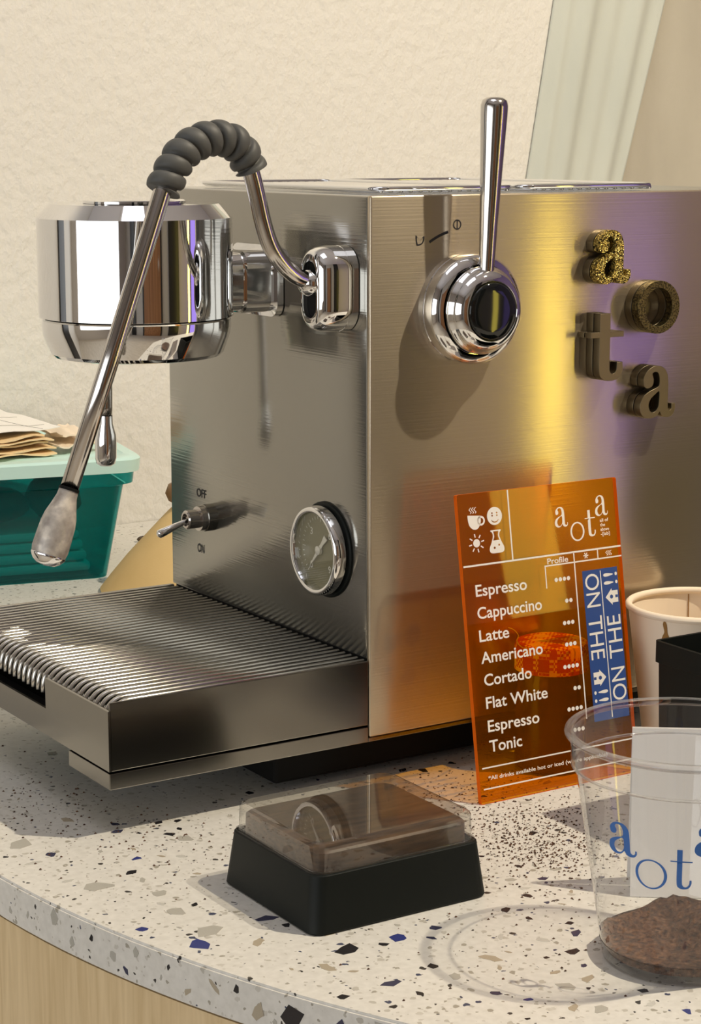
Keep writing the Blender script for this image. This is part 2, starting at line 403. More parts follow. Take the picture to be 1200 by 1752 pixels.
def glyph(ch):
    if ch=='a': return [smooth_outline(GA_O), smooth_outline(GA_I)[::-1]]
    if ch=='t': return [smooth_outline(GT_O)]
    o=[(.5+.5*cos(2*pi*i/40), .5+.5*sin(2*pi*i/40)) for i in range(40)]; q=[(.5+.335*cos(2*pi*i/40), .5+.375*sin(2*pi*i/40)) for i in range(40)]
    return [o,q[::-1]]
def glyph_at(ch, x0, y0, x1, y1, depth=0., bevel=0., offset=0.):
    L=glyph(ch); xs=[p[0] for p in L[0]]; ys=[p[1] for p in L[0]]
    f=lambda p:(x0+(p[0]-min(xs))/(max(xs)-min(xs))*(x1-x0), y0+(p[1]-min(ys))/(max(ys)-min(ys))*(y1-y0))
    return outline_mesh([[f(p) for p in lp] for lp in L], depth, bevel, offset)
rng=random.Random(7)

# ================================================================== SETTING
X0,X1,Y0,Y1,Z0,Z1 = -2.6, 2.75, -3.2, .79, -.93, 2.15
struct(obj('floor', box(X0,Y0,Z0-.05,X1,Y1,Z0), 'floor_wood'), 'pale wooden floor')
struct(obj('ceiling', box(X0,Y0,Z1,X1,Y1,Z1+.05), 'ceiling_paint'), 'pale ceiling')
struct(obj('wall_back', box(X0,Y1,Z0,X1,Y1+.06,Z1), 'stucco'), 'cream stucco wall behind the coffee machine')
struct(obj('wall_front', box(X0,Y0-.06,Z0,X1,Y0,Z1), 'room_paint'), 'pale painted wall')
struct(obj('wall_left', box(X0-.06,Y0,Z0,X0,Y1,Z1), 'room_paint'), 'pale painted wall')
struct(obj('wall_right', box(X1,Y0,Z0,X1+.06,Y1,Z1), 'purple_tint'), 'room wall coloured purple to tint the side panel reflection')  # purple chosen so the steel side panel mirrors a purple tone
# unseen brown door with dark frame, added for a brown band in the chrome
d1 = struct(obj('added_door', box(-1.10,Y0,Z0,.05,Y0+.04,Z0+2.1,.004), 'brown_wood'), 'brown wooden door added out of view for a band in the chrome')
for a,b_ in ((-1.2,-1.10),(.05,.15)): obj('door_frame', box(a,Y0,Z0,b_,Y0+.06,Z0+2.2,.004), 'dark_trim', d1)
obj('door_handle', tube([(-.02,Y0+.04,.1),(-.02,Y0+.09,.1),(-.12,Y0+.09,.1)],.01,10), 'chrome', d1)
for i,(a,b_) in enumerate(((-2.1,-1.75),(.62,1.42))):
    struct(obj('reflection_band_%d'%(i+1), box(a,Y0,Z0,b_,Y0+.08,Z1,.004), 'dark_trim'), 'dark upright wall panel added for a black band in the chrome')  # unseen dark panels added so the group head mirrors black bands
wn = struct(obj('window_1', box(X0,-2.36,-.20,X0+.03,.46,-.16,.003), 'white_card'), 'window letting in daylight')
obj('window_frame', box(X0,-2.36,1.06,X0+.03,.46,1.10,.003), 'white_card', wn)
for y in (-2.36,.42): obj('window_frame', box(X0,y,-.20,X0+.03,y+.04,1.10,.003), 'white_card', wn)
struct(obj('reflection_band_3', box(-1.42,Y1-.06,Z0,-1.02,Y1,Z1,.004), 'dark_trim'), 'dark upright post added on the stucco wall for a black band in the chrome')  # unseen post added for the black band at the chrome's left
lb = struct(obj('reflection_band_4', box(X1-.04,-3.12,-.85,X1,-2.30,1.0,.004), 'dark_trim'), 'purple lightbox added out of view to tint the side panel reflection')  # unseen lightbox added to give the side panel its purple reflection
obj('lit_face', box(X1-.044,-3.10,-.83,X1-.0402,-2.32,.98), 'purple_glow', lb)

# room spotlight, with a ceiling panel and yellow column added for their glow
t = thing('added_ceiling_panel', 'flat white ceiling panel added to brighten the chrome from above', 'light', (-.4,-.35,Z1))  # unseen glowing panel added to lift the chrome and fill from above
obj('light_housing', box(-.87,-.82,Z1-.03,.07,.12,Z1,.005), 'white_card', t)
obj('diffuser', box(-.84,-.79,Z1-.034,.04,.09,Z1-.0305), 'ceiling_glow', t)
dirv = (Vector((.05,-.05,.12))-SPOT).normalized()
t = thing('spotlight', 'black ceiling spotlight aimed at the coffee machine', 'spotlight', tuple(SPOT))
ax = (dirv.orthogonal().normalized(), dirv.cross(dirv.orthogonal()).normalized(), dirv)
obj('lamp_can', lathe([(.035,.02),(.037,.02),(.037,-.09),(0,-.09),(0,-.086),(.035,-.086),(.035,.02)], 28, SPOT, ax), 'black_plastic', t, smooth=30)
obj('lamp_arm', tube([SPOT-dirv*.06, SPOT-dirv*.06+Vector((0,0,.02)), (SPOT.x-dirv.x*.06,SPOT.y-dirv.y*.06,Z1)],.006,10), 'black_plastic', t)
t = thing('added_column_lamp', 'tall glowing yellow column added for the streak in the side panel', 'lamp', (1.70,-2.2,Z0))  # unseen column added to make the yellow streak on the side panel
obj('lamp_shade', lathe([(0,1.75),(.05,1.75),(.055,1.74),(.055,.10),(.05,.09),(0,.09)], 32, (1.70,-2.2,Z0)), 'lamp_glow', t, smooth=40)
obj('lamp_base', lathe([(0,0),(.14,0),(.14,.02),(.05,.03),(.045,.09),(0,.09)], 32, (1.70,-2.2,Z0)), 'black_plastic', t, smooth=40)

# ================================================================== WORKTOP AND CABINET
CC = Vector((.4448,.0506)); CR = .6781
def arc_pts(r, k=60):
    return [(CC.x+r*cos(pi+pi/2*i/k), CC.y+r*sin(pi+pi/2*i/k)) for i in range(k+1)]
def slab(r, z0, z1, bev=0., back=Y1-.0005, x1=1.9):
    ol = [(CC.x-r, back)] + arc_pts(r) + [(x1, CC.y-r), (x1, back)]
    b = loft([[Vector((x,y,z0)) for x,y in ol],[Vector((x,y,z1)) for x,y in ol]])
    if bev: 
        ed=[e for e in b.edges if abs(e.verts[0].co.z-e.verts[1].co.z)<1e-6 and e.calc_face_angle(0)>1]
        bmesh.ops.bevel(b, geom=ed, offset=bev, segments=2, affect='EDGES')
    return b
TOPZ=-.0003
top = thing('worktop', 'pale terrazzo worktop with a curved front edge and dark and blue chips', 'worktop', (.4,.0,-.0215))
obj('slab', slab(CR,-.0215,0.,.0012), 'terrazzo', top, smooth=30)
cab = thing('cabinet', 'light wood curved counter cabinet under the terrazzo worktop', 'cabinet', (.4,0,Z0))
obj('curved_front', slab(CR-.0015,Z0+.06,-.0225), 'light_wood', cab, smooth=30)
obj('plinth', slab(CR-.05,Z0,Z0+.06), 'dark_trim', cab, smooth=30)

# stone chips set into the terrazzo
def chip_mesh(seed, mat):
    r_=random.Random(seed); k=r_.randint(5,8); ang=sorted(r_.uniform(0,2*pi) for _ in range(k))
    ang=[(a+2*pi*i/k*1.5)/2.5 if False else 2*pi*(i+r_.uniform(-.42,.42))/k for i,a in enumerate(ang)]
    el=r_.uniform(.38,.85)
    pts=[]
    for a in ang:
        q_=r_.uniform(.55,1.1); pts.append((cos(a)*q_, sin(a)*el*q_))
    b=loft([[Vector((x,y,-1.)) for x,y in pts],[Vector((x*.99,y*.99,0)) for x,y in pts]])
    me=mesh_of(b,'stone_chip'); me.materials.append(M['chip_'+mat]); return me
CH={c:[chip_mesh(i*7+ord(c),c) for i in range(5)] for c in 'bkngtp'}
def chip(x,y,s,c,rot,edge=None):
    o=bpy.data.objects.new('stone_chip', rng.choice(CH[c])); C.objects.link(o); o.parent=top
    o.matrix_parent_inverse=WM[top.name].inverted()
    if edge is None: o.matrix_basis=Matrix.Translation((x,y,.00012))@Matrix.Rotation(rot,4,'Z')@Matrix.Diagonal((s,s,.001,1))
    else:
        a,z=edge; nrm=Vector((cos(a),sin(a),0)); U=Vector((-sin(a),cos(a),0))
        m=plane_m((CC.x+(CR+.00012)*cos(a),CC.y+(CR+.00012)*sin(a),z),U,(0,0,1))
        if m.to_3x3().col[2].dot(nrm)<0: m=plane_m((CC.x+(CR+.00012)*cos(a),CC.y+(CR+.00012)*sin(a),z),-U,(0,0,1))
        o.matrix_basis=m@Matrix.Rotation(rot,4,'Z')@Matrix.Diagonal((s,s,.001,1))
CHIPS=[(-.1864,-.1468,.0073,'b'),(-.2007,-.1166,.0035,'b'),(-.1723,-.047,.0055,'k'),(-.1269,.012,.0044,'k'),(-.1616,-.0313,.0039,'b'),(-.196,-.0024,.0045,'n'),(-.1298,-.0079,.004,'k'),(-.1224,-.003,.0034,'k'),(-.1452,-.1359,.0063,'n'),(-.1341,-.1872,.0076,'k'),(-.1659,-.1028,.0036,'k'),(-.1377,-.2288,.0056,'n'),(-.1062,-.1881,.0053,'b'),(-.1945,-.0566,.0091,'g'),(-.1734,-.081,.0057,'g'),(-.178,-.1056,.0069,'g'),(-.1762,-.1346,.0081,'g'),(-.1272,-.0181,.0067,'g'),(-.2023,.0201,.0082,'g'),(-.1629,-.1585,.0048,'t'),(-.0493,-.2442,.0047,'k'),(-.0341,-.2274,.0046,'n'),(-.0483,-.3193,.0037,'b'),(-.0496,-.2933,.0033,'k'),(-.0974,-.2736,.0032,'b'),(-.025,-.1788,.0034,'k'),(-.0417,-.2016,.0025,'k'),(-.0545,-.2586,.0034,'n'),(.0253,-.209,.0048,'b'),(.0026,-.1484,.0029,'g'),(-.0778,-.2978,.0049,'g'),(-.0866,-.2908,.0044,'t'),(-.1243,.1545,.0052,'k'),(-.1091,-.2374,.0059,'g'),(-.0857,-.188,.0041,'n'),(-.1324,-.2443,.0037,'k'),(-.1515,-.1992,.0052,'t'),(-.0848,-.2302,.0057,'t'),(.034,.0166,.0051,'k'),(.0434,.0106,.0044,'k'),(-.105,-.2617,.0045,'n'),(-.1085,-.0856,.0044,'n')]
placed=[]
for x,y,s,c in CHIPS: chip(x,y,s,c,rng.uniform(0,6.28)); placed.append((x,y,s))
k=0
while k<195:
    x=rng.uniform(-.23,.12); y=rng.uniform(-.36,.14); s=rng.choice((.0016,.002,.0024,.003,.0038,.005))
    if (Vector((x,y))-CC).length>CR-.008 or any((x-a)**2+(y-b_)**2<(s+q+.0008)**2 for a,b_,q in placed): continue
    if x>-.15 and y>.03: continue
    placed.append((x,y,s)); k+=1
    c=rng.choice('kknngggttpppp') if s<.004 else rng.choice('ggtpppp')
    chip(x,y,s,c,rng.uniform(0,6.28))
for a,z,s,c in [(184.5,-.0072,.0062,'b'),(185.2,-.005,.0032,'n'),(188.,-.012,.003,'g'),(190.,-.006,.0045,'g'),(203.,-.012,.0085,'k'),(205.2,-.009,.004,'n'),(197.,-.0065,.0022,'k'),(199.4,-.008,.0048,'t'),(201.5,-.0125,.0052,'t'),(200.5,-.006,.0026,'k'),(196.6,-.013,.0022,'g'),(193.8,-.012,.0036,'g'),(192.5,-.008,.0022,'k'),(186.6,-.0145,.0022,'g'),(195.2,-.0055,.0028,'g'),(207.,-.006,.006,'g'),(202.3,-.0155,.003,'g'),(183.,-.0115,.004,'p'),(198.,-.015,.003,'t'),(191.2,-.014,.003,'g'),(194.6,-.0165,.0026,'n'),(188.6,-.0055,.0018,'k')]:
    chip(0,0,s,c,rng.uniform(.7,2.4),(R(a),z))

# ================================================================== ESPRESSO MACHINE
PB,PT = .0295,.3295; WID=.2384; DEP=.30; TX=-.1604
mc = thing('espresso_machine', 'brushed steel espresso machine with chrome group head and raised letters on its side', 'coffee machine', (.0,.119,0))
# side panel with the folded front flange
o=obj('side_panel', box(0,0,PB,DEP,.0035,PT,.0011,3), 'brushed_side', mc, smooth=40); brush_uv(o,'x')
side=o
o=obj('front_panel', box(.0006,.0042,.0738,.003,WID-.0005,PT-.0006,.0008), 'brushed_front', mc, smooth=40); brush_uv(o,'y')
front=o
obj('far_side_panel', box(0.0035,WID-.003,PB,DEP,WID,PT,.001), 'top_steel', mc)
obj('back_panel', box(DEP-.003,.004,PB,DEP-.0005,WID-.004,PT-.001), 'top_steel', mc)
obj('underside', box(.0035,.0045,PB,DEP-.004,WID-.004,PB+.004), 'dark_gap', mc)
obj('lower_front', box(.0015,.0045,PB,.004,WID-.004,.0745), 'dark_gap', mc)
tp=obj('top_plate', box(.0032,.0036,PT-.003,DEP-.004,WID-.0036,PT-.0002,.0004), 'top_steel', mc)
# cup rail on top: two rails with wire bars between
for (a,b_) in ((.014,.108),(.114,.212)):
    rp=[Vector((x,y,PT+.0030)) for x,y in rrect(a,.016,b_,WID-.02,.008)]; rp.append(rp[0])
    cr=obj('cup_grid', tube(rp,.0014,8,False), 'chrome', tp, smooth=180)
for i in range(30):
    x=.018+i*.0066
    if .104<x<.118: continue
    obj('grid_bar', tube([(x,.017,PT+.0018),(x,WID-.021,PT+.0018)],.0011,6), 'chrome', tp, smooth=180)
# rails the machine stands on and rubber feet
for a,b_ in ((.0004,.051),(WID-.051,WID-.0004)):
    obj('base_rail', box(TX,a,.0268,DEP-.004,b_,PB-.0001 if False else .0356,.0005), 'tray_steel', mc) if False else None
    obj('base_rail', box(TX,a,.0268,-.0005,b_,.0356,.0004), 'tray_steel', mc)
    obj('base_rail', box(-.0005,a,.0268,DEP-.004,b_,PB-.0002,.0004), 'tray_steel', mc)
for x in (-.02,.22):
    for y in (.085,WID-.085):
        obj('rubber_foot', lathe([(0,.0003),(.014,.0003),(.016,.002),(.016,.0051),(0,.0051)],24,(x,y,0)), 'rubber_foot', mc, smooth=40)

obj('shade_block', box(-.05,.020,.005,DEP-.02,WID-.020,.0267,.002), 'dark_gap', mc)  # black block added to deepen the shadow under the machine
# drip tray
dt=obj('drip_tray', box(TX+.001,.0006,.0367,-.0006,.0022,.0735,.0004), 'tray_steel', mc)
obj('tray_wall', box(TX+.001,WID-.0022,.0367,-.0006,WID-.0006,.0735,.0004), 'tray_steel', dt)
obj('tray_floor', box(TX+.0024,.0024,.0369,-.0008,WID-.0024,.0385), 'dark_gap', dt)
NB0,NB1=.0798,WID-.0798
fw_pts=[(.0006,.0367),(WID-.0006,.0367),(WID-.0006,.0691),(NB1,.0691),(NB1,.0518),(NB0,.0518),(NB0,.0691),(.0006,.0691)]
obj('tray_front', loft([[Vector((TX,y,z)) for y,z in fw_pts],[Vector((TX+.0016,y,z)) for y,z in fw_pts]]), 'tray_steel', dt)
obj('tray_inner_wall', box(TX+.026,.0024,.0386,TX+.0275,WID-.0024,.066), 'tray_steel', dt)
# wire grid: each rod bent down at the front
def rod_path():
    pts=[(-.0012,0,.0725),(TX+.014,0,.0725)]
    for i in range(1,8):
        a=pi/2*i/7; pts.append((TX+.014-.0105*sin(a),0,.0725-.0105*(1-cos(a))))
    pts.append((TX+.0035,0,.0585)); return pts
rod_me=mesh_of(tube(rod_path(),.00165,8),'rod'); rod_me.materials.append(M['rod_steel'])
rod_me.polygons.foreach_set('use_smooth',[True]*len(rod_me.polygons))
NR=36
for i in range(NR):
    o=bpy.data.objects.new('rod',rod_me); C.objects.link(o); o.parent=dt; o.matrix_parent_inverse=WM[dt.name].inverted()
    o.location=(0,.0048+i*(WID-.0096)/(NR-1),0)
for x in (TX+.0075,-.02,-.08,-.13): obj('cross_rod', tube([(x,.0028,.0692 if x>TX+.02 else .0655),(x,WID-.0028,.0692 if x>TX+.02 else .0655)],.0014,6), 'rod_steel', dt)

# group head
GX,GY=-.081,.119
gh=obj('group_head', lathe([(0,.2605),(.0535,.2605),(.055,.2610),(.055,.3160),(.0475,.3238),(0,.3240)],96,(GX,GY,0)), 'chrome', mc, smooth=25)
obj('lower_ring', lathe([(0,.238),(.045,.238),(.0472,.2386),(.0492,.2405),(.0528,.2505),(.0536,.256),(.0536,.2592),(.0528,.2600),(0,.2600)],96,(GX,GY,0)), 'chrome', gh, smooth=25)
obj('top_badge', lathe([(0,.3258),(.028,.3258),(.0288,.3253),(.029,.3240),(0,.3240)],48,(GX,GY,0)), 'chrome', gh, smooth=30)
obj('group_neck', loft([[Vector((x,GY+y,.2785+z)) for y,z in rrect(-hw,-hh,hw,hh,rr)] for x,hw,hh,rr in ((0,.027,.0205,.008),(-.004,.027,.0205,.008),(-.0043,.0235,.0178,.007),(-.022,.0235,.0178,.007),(-.0225,.0215,.0165,.007),(-.034,.0215,.0165,.007))]), 'chrome', gh, smooth=35)
# steam wand joint: upright rounded puck with a slot
def puck(name, cy, parent):
    lv=((0,1,1),(-.0055,1,1),(-.0056,.985,.99),(-.0062,.985,.99),(-.0063,1,1),(-.013,1,1),(-.018,.95,.97),(-.0215,.83,.90),(-.023,.66,.80),(-.023,.48,.66),(-.020,.44,.64))
    b=loft([[Vector((x,cy-(p[0]),.279+p[1])) for p in stadium(0,0,.027*sw,.047*sh)] for x,sw,sh in lv])
    p_=obj(name,b,'chrome',parent,smooth=35)
    q=[Vector((-.0202,cy-a,.279+b2)) for a,b2 in stadium(0,0,.027*.44,.047*.64)]
    obj('joint_slot', loft([q,[v+Vector((-.0006,0,0)) for v in q]]), 'dark_gap', p_)
    return p_
jt=puck('steam_joint',.0250,mc)
# wand
wp=[(-.012,.0250,.2815),(-.0246,.0243,.2840),(-.0334,.0231,.2872),(-.0425,.0218,.2941),(-.0499,.0208,.3037),(-.0548,.0201,.3161),(-.0585,.0196,.3299),(-.0622,.0191,.3421),(-.0667,.0185,.3511),(-.0742,.0174,.3577),(-.0864,.0157,.3598),(-.0993,.0139,.3563),(-.1085,.0127,.3493),(-.1148,.0118,.3397),(-.1188,.0112,.3324),(-.1476,.0072,.2602),(-.1779,.0031,.1865)]
wpath=crom(wp[:15],8)+[Vector(p) for p in wp[15:]]
wand=obj('steam_wand', tube(wpath,.0047,20), 'steel_tube', mc, smooth=180)
obj('wand_ball', lathe([(0,-.0075)]+[(.0075*sin(pi*i/10),-.0075*cos(pi*i/10)) for i in range(1,10)]+[(0,.0075)],20,(-.0225,.0247,.2826)), 'chrome', wand, smooth=180)
# rubber coil grip on the bend
gp=crom(wp[7:15],26); gp=[p for p in gp if True]
tot=[0.]
for a,b_ in zip(gp,gp[1:]): tot.append(tot[-1]+(b_-a).length)
g0,g1=.0015,tot[-1]-.001
gi=[i for i,s in enumerate(tot) if g0<=s<=g1]; gs=[tot[i] for i in gi]; gpts=[gp[i] for i in gi]; pitch=(gs[-1]-gs[0])/8.6
def coil_r(i,th):
    f=((gs[i]-gs[0])/pitch - th/(2*pi))%1.0
    b_=max(0.,sin(pi*min(1,f/.84)))**.28 if f<.84 else 0.
    return .0066+.0029*b_
obj('coil_grip', tube(gpts,.008,36,True,None,coil_r), 'rubber', wand, smooth=60)
tdir=(Vector(wp[16])-Vector(wp[15])).normalized(); tn=tdir.orthogonal().normalized()
ta=(tn,tdir.cross(tn),tdir)
obj('wand_tip', lathe([(.0049,-.0006),(.0052,.0035),(.0066,.0085),(.0082,.0135),(.0089,.0180),(.0092,.0250),(.0093,.0310),(.0086,.0345),(.0070,.0370),(.0045,.0385),(0,.0390)],32,wp[16],ta), 'milk_tip', wand, smooth=60)
obj('tip_end', lathe([(.0088,.0340),(.0090,.0344),(.0083,.0357),(.0070,.0374),(.0046,.0390),(0,.0396)],32,wp[16],ta), 'chrome', wand, smooth=60)
obj('tip_seam', lathe([(.0050,-.0012),(.0053,-.0012),(.0053,.0004),(.0050,.0004)],24,wp[16],ta), 'dark_gap', wand, smooth=60)
# hot water wand on the far side
jt2=puck('water_joint',WID-.0250,mc)
w2=crom([(-.012,WID-.025,.2815),(-.028,WID-.0255,.284),(-.042,.2125,.283),(-.052,.213,.268),(-.0555,.213,.240),(-.0568,.213,.190)],8)
ww=obj('water_wand', tube(w2,.0042,16), 'steel_tube', mc, smooth=180)
td=(Vector(w2[-1])-Vector(w2[-3])).normalized(); tn=td.orthogonal().normalized()
obj('wand_tip', lathe([(.0043,-.001),(.0045,.004),(.0064,.0105),(.0067,.014),(.0067,.025),(.0058,.0288),(.0035,.0303),(0,.0306)],28,w2[-1],(tn,td.cross(tn),td)), 'chrome', ww, smooth=60)

# toggle switch
sw=obj('toggle_switch', lathe([(0,0),(.0085,0),(.0085,.0062),(.0080,.0066),(0,.0066)],28,(.0006,.1828,.1262),'-X'), 'tray_steel', mc, smooth=30)
obj('knurled_nut', lathe([(.0077 if (i%2==0) else .0077, h) for i,h in enumerate((.0066,.0072,.0096,.0102))]+[(.006,.0104),(0,.0104)],36,(.0006,.1828,.1262),'-X'), 'steel_tube', sw, smooth=30)
obj('switch_barrel', lathe([(.0059,.0100),(.0059,.0182),(.0052,.0190),(.0040,.0190),(.0038,.0165),(0,.0165)],28,(.0006,.1828,.1262),'-X'), 'steel_tube', sw, smooth=30)
obj('switch_lever', tube([(-.0160,.1828,.1258),(-.0200,.1830,.1245),(-.0340,.1838,.1196),(-.0362,.1840,.1188),(-.0372,.1840,.1184)],[.0014,.0017,.0027,.0026,.0012],16), 'chrome', sw, smooth=60)
# OFF / ON lettering (reads from the front: left is +y)
for s,zc,yc,ww_ in (('OFF',.1392,.2018,.0126),('ON',.1035,.2015,.0088)):
    me=fit(text_mesh(s),0,ww_,0,.0052); xform(me, plane_m((.00045,yc+.001,zc-.0026),(0,-1,0),(0,0,1)))
    obj('switch_label', me, 'ink', front)

# pressure gauge
gc=(.0006,.0455,.1292); GR=.0256
ga=obj('pressure_gauge', lathe([(.0225,.0006),(.0238,.0006),(.0238,.0035),(.0256,.0036),(.0258,.0050),(.0256,.0085),(.0248,.0102),(.0236,.0106),(.0222,.0100),(.0216,.0078),(.0214,.0040)],72,gc,'-X'), 'chrome', mc, smooth=50)
obj('gauge_gasket', lathe([(.0240,.0),(.0275,.0),(.0275,.0012),(.0268,.0020),(.0240,.0022)],72,gc,'-X'), 'black_plastic', ga, smooth=40)
obj('gauge_dial', lathe([(0,.0030),(.0218,.0030),(.0218,.0044),(0,.0044)],48,gc,'-X'), 'gauge_face', ga, smooth=30)
b=bmesh.new()
for i in range(31):
    a=R(225-270*i/30); r0=.0165 if i%5==0 else .0178
    c_=Vector((cos(a),sin(a))); t_=Vector((-sin(a),cos(a)))*.00022
    vs=[c_*r0-t_,c_*.0195-t_,c_*.0195+t_,c_*r0+t_]
    b.faces.new([b.verts.new((gc[0]-.0046,gc[1]-v.x,gc[2]+v.y)) for v in vs])
obj('gauge_ticks', b, 'needle', ga)
for kx,dg in enumerate('0369'):
    a=R(225-90*kx); me=fit(text_mesh(dg),-.0013,.0013,-.002,.004); xform(me,plane_m((gc[0]-.0046,gc[1]-cos(a)*.0138,gc[2]+sin(a)*.0138),(0,-1,0),(0,0,1)))
    obj('gauge_numeral', me, 'needle', ga)
a=R(228); c_=Vector((cos(a),sin(a))); t_=Vector((-sin(a),cos(a)))
np_=[c_*.0150,c_*.002+t_*.0012,-c_*.006+t_*.0011,-c_*.0115+t_*.0019,-c_*.0115-t_*.0019,-c_*.006-t_*.0011,c_*.002-t_*.0012]
obj('gauge_needle', loft([[Vector((gc[0]-h,gc[1]-v.x,gc[2]+v.y)) for v in np_] for h in (.0056,.0061)]), 'needle', ga)
obj('needle_hub', lathe([(.0026,.0050),(.0026,.0068),(.0016,.0072),(0,.0072)],20,gc,'-X'), 'needle', ga, smooth=40)
obj('gauge_glass', lathe([(0,.0084),(.0217,.0080),(.0217,.0088),(0,.0092)],48,gc,'-X'), 'glass', ga, smooth=30)

# steam knob with lever on the side panel
kc=(.0612,0,.2672)
kn=obj('steam_knob', lathe([(.0285,.0),(.0300,.0),(.0300,.0042),(.0293,.0046),(.0293,.0054),(.0302,.0058),(.0304,.0115),(.0300,.0135),(.0285,.0152),(.0262,.0166),(.0250,.0170),(.0244,.0163),(.0244,.0150),(.0238,.0150)],96,kc,'-Y'), 'chrome', mc, smooth=50)
obj('knob_dome', lathe([(.0236,.0140),(.0236,.0170),(.0242,.0178),(.0242,.0198),(.0236,.0206),(.0226,.0216),(.0222,.0232),(.0214,.0250),(.0200,.0266),(.0182,.0277),(.0166,.0281),(.0160,.0276),(.0158,.0266)],96,kc,'-Y'), 'chrome', kn, smooth=50)
obj('knob_cap', lathe([(.0157,.0264),(.0156,.0280),(.0148,.0288),(.0100,.0292),(0,.0294)],64,kc,'-Y'), 'black_gloss', kn, smooth=60)
lv0=Vector((.0618,-.0205,.2850)); lv1=Vector((.0648,-.0225,.3812))
ls=[0,.02,.3,.6,.9,.955,.985,1.0]; lr=[.0041,.0042,.0050,.0061,.0073,.0074,.0066,.0042]
obj('lever', tube([lv0+(lv1-lv0)*s for s in ls], lr, 28), 'steel_tube', kn, smooth=60)
# printed marks above the knob
def side_print(loops, name='panel_mark', off=0.):
    me=outline_mesh(loops,0.,0.,off); xform(me, plane_m((0,-.00012,0),(1,0,0),(0,0,1))); return obj(name, me, 'ink', side)
ap=[(.0612+.0425*cos(R(a)),.2672+.0425*sin(R(a))) for a in range(104,124,2)]; ap2=[(.0612+.0440*cos(R(a)),.2672+.0440*sin(R(a))) for a in range(122,102,-2)]
side_print([ap+ap2])
ring=lambda cx,cz,r,k=20:[(cx+r*cos(2*pi*i/k),cz+r*sin(2*pi*i/k)) for i in range(k)]
side_print([ring(.0568,.3130,.0028),ring(.0568,.3130,.0021)[::-1]]); side_print([[(.0565,.3108),(.0571,.3108),(.0571,.3152),(.0565,.3152)]])
dm=[(.0292,.3078),(.0296,.3032),(.0306,.3022),(.0335,.3030),(.0348,.3050),(.0349,.3072),(.0336,.3066),(.0322,.3046),(.0310,.3062)]
side_print([smooth_outline(dm,3), [( .0320+(x-.0320)*.68, .3046+(y-.3046)*.68) for x,y in smooth_outline(dm,3)][::-1]])

# raised letters a o t a
def raised(ch, x0,z0,x1,z1, mat):
    lo=glyph_at(ch,x0,z0,x1,z1,.0052,.0002); xform(lo, plane_m((0,-.0030,0),(1,0,0),(0,0,1)))
    o=obj('raised_letter', lo, 'letter_plain', mc, smooth=40)
    mid=glyph_at(ch,x0,z0,x1,z1,.0010,0,-.0005); xform(mid, plane_m((0,-.0060,0),(1,0,0),(0,0,1))); obj('letter_gap', mid, 'dark_gap', o)
    hi=glyph_at(ch,x0,z0,x1,z1,.0052,.0002); xform(hi, plane_m((0,-.0094,0),(1,0,0),(0,0,1)))
    obj('letter_face', hi, mat, o, smooth=40)
raised('a',.1458,.2775,.1712,.3080,'letter_glitter')
raised('o',.1778,.2472,.2094,.2778,'letter_brass')
raised('t',.1432,.2216,.1672,.2604,'letter_plain')
raised('a',.1812,.1972,.2082,.2280,'letter_plain')

# ================================================================== AMBER MENU SIGN
SV=Vector((0,.0267,.1685)); SL=SV.length
SM=plane_m((.0356,-.0583,.0002),(1,0,0),SV)
SW=.1119
sg=thing('menu_sign','amber see-through acrylic menu board with white print leaning in front of the machine','sign',mat4=SM)
# local: x right, y up the board, z out of the front face
def sheet(pts,z0,z1): return loft([[Vector((x,y,z0)) for x,y in pts],[Vector((x,y,z1)) for x,y in pts]])
b=sheet(rrect(0,0,SW,SL,.0012,3),-.003,0)
me=mesh_of(b,'board'); 
o=obj('board', me, ['amber_acrylic','amber_edge_glow'], sg, local=True)
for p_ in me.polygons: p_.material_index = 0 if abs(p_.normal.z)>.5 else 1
PZ=.00012
def sprint(name, me, mat='print_white', z=PZ, parent=sg):
    xform(me, Matrix.Translation((0,0,z))); return obj(name, me, mat, parent, local=True)
def bar(name,x0,y0,x1,y1,wd,mat='print_white',z=PZ):
    d=Vector((x1-x0,y1-y0)); nv=Vector((-d.y,d.x)).normalized()*wd/2
    return sprint(name, outline_mesh([[(x0+nv.x,y0+nv.y),(x0-nv.x,y0-nv.y),(x1-nv.x,y1-nv.y),(x1+nv.x,y1+nv.y)]]), mat, z)
mmr=.001
bar('printed_rule',.0006,.1311,SW-.0004,.1311,.0010)
bar('printed_rule',.0343,.1313,.0343,.1704,.0009)
bar('printed_rule',.0562,.1254,SW-.0004,.1254,.0008)
bar('printed_rule',.0562,.1258,.0562,.1128,.0007)
bar('printed_rule',.0771,.1309,.0771,.0360,.0008)
bar('printed_rule',.0943,.1309,.0943,.1256,.0007)
bar('printed_rule',.0022,.0197,SW-.001,.0197,.0008)
bar('printed_rule',.0022,.0081,SW-.001,.0081,.0008)
for s,x1,v in (('Espresso',.0425,.1141),('Cappuccino',.0518,.1017),('Latte',.0277,.0891),('Americano',.0500,.0770),('Cortado',.0409,.0646),('Flat White',.0509,.0520),('Espresso',.0438,.0391),('Tonic',.0306,.0280)):
    me=fit(text_mesh(s),.0074 if v>.07 else .0083,x1,v,.0062); sprint('menu_text',me)
sprint('menu_text', fit(text_mesh('Profile'),.0580,.0728,.1263,.0031))
sprint('menu_text', fit(text_mesh('*All drinks available hot or iced (where applicable)'),.0058,.0900,.0128,.0021))
def disc(cx,cy,r,k=16,ry=None): return [(cx+r*cos(2*pi*i/k),cy+(ry or r)*sin(2*pi*i/k)) for i in range(k)]
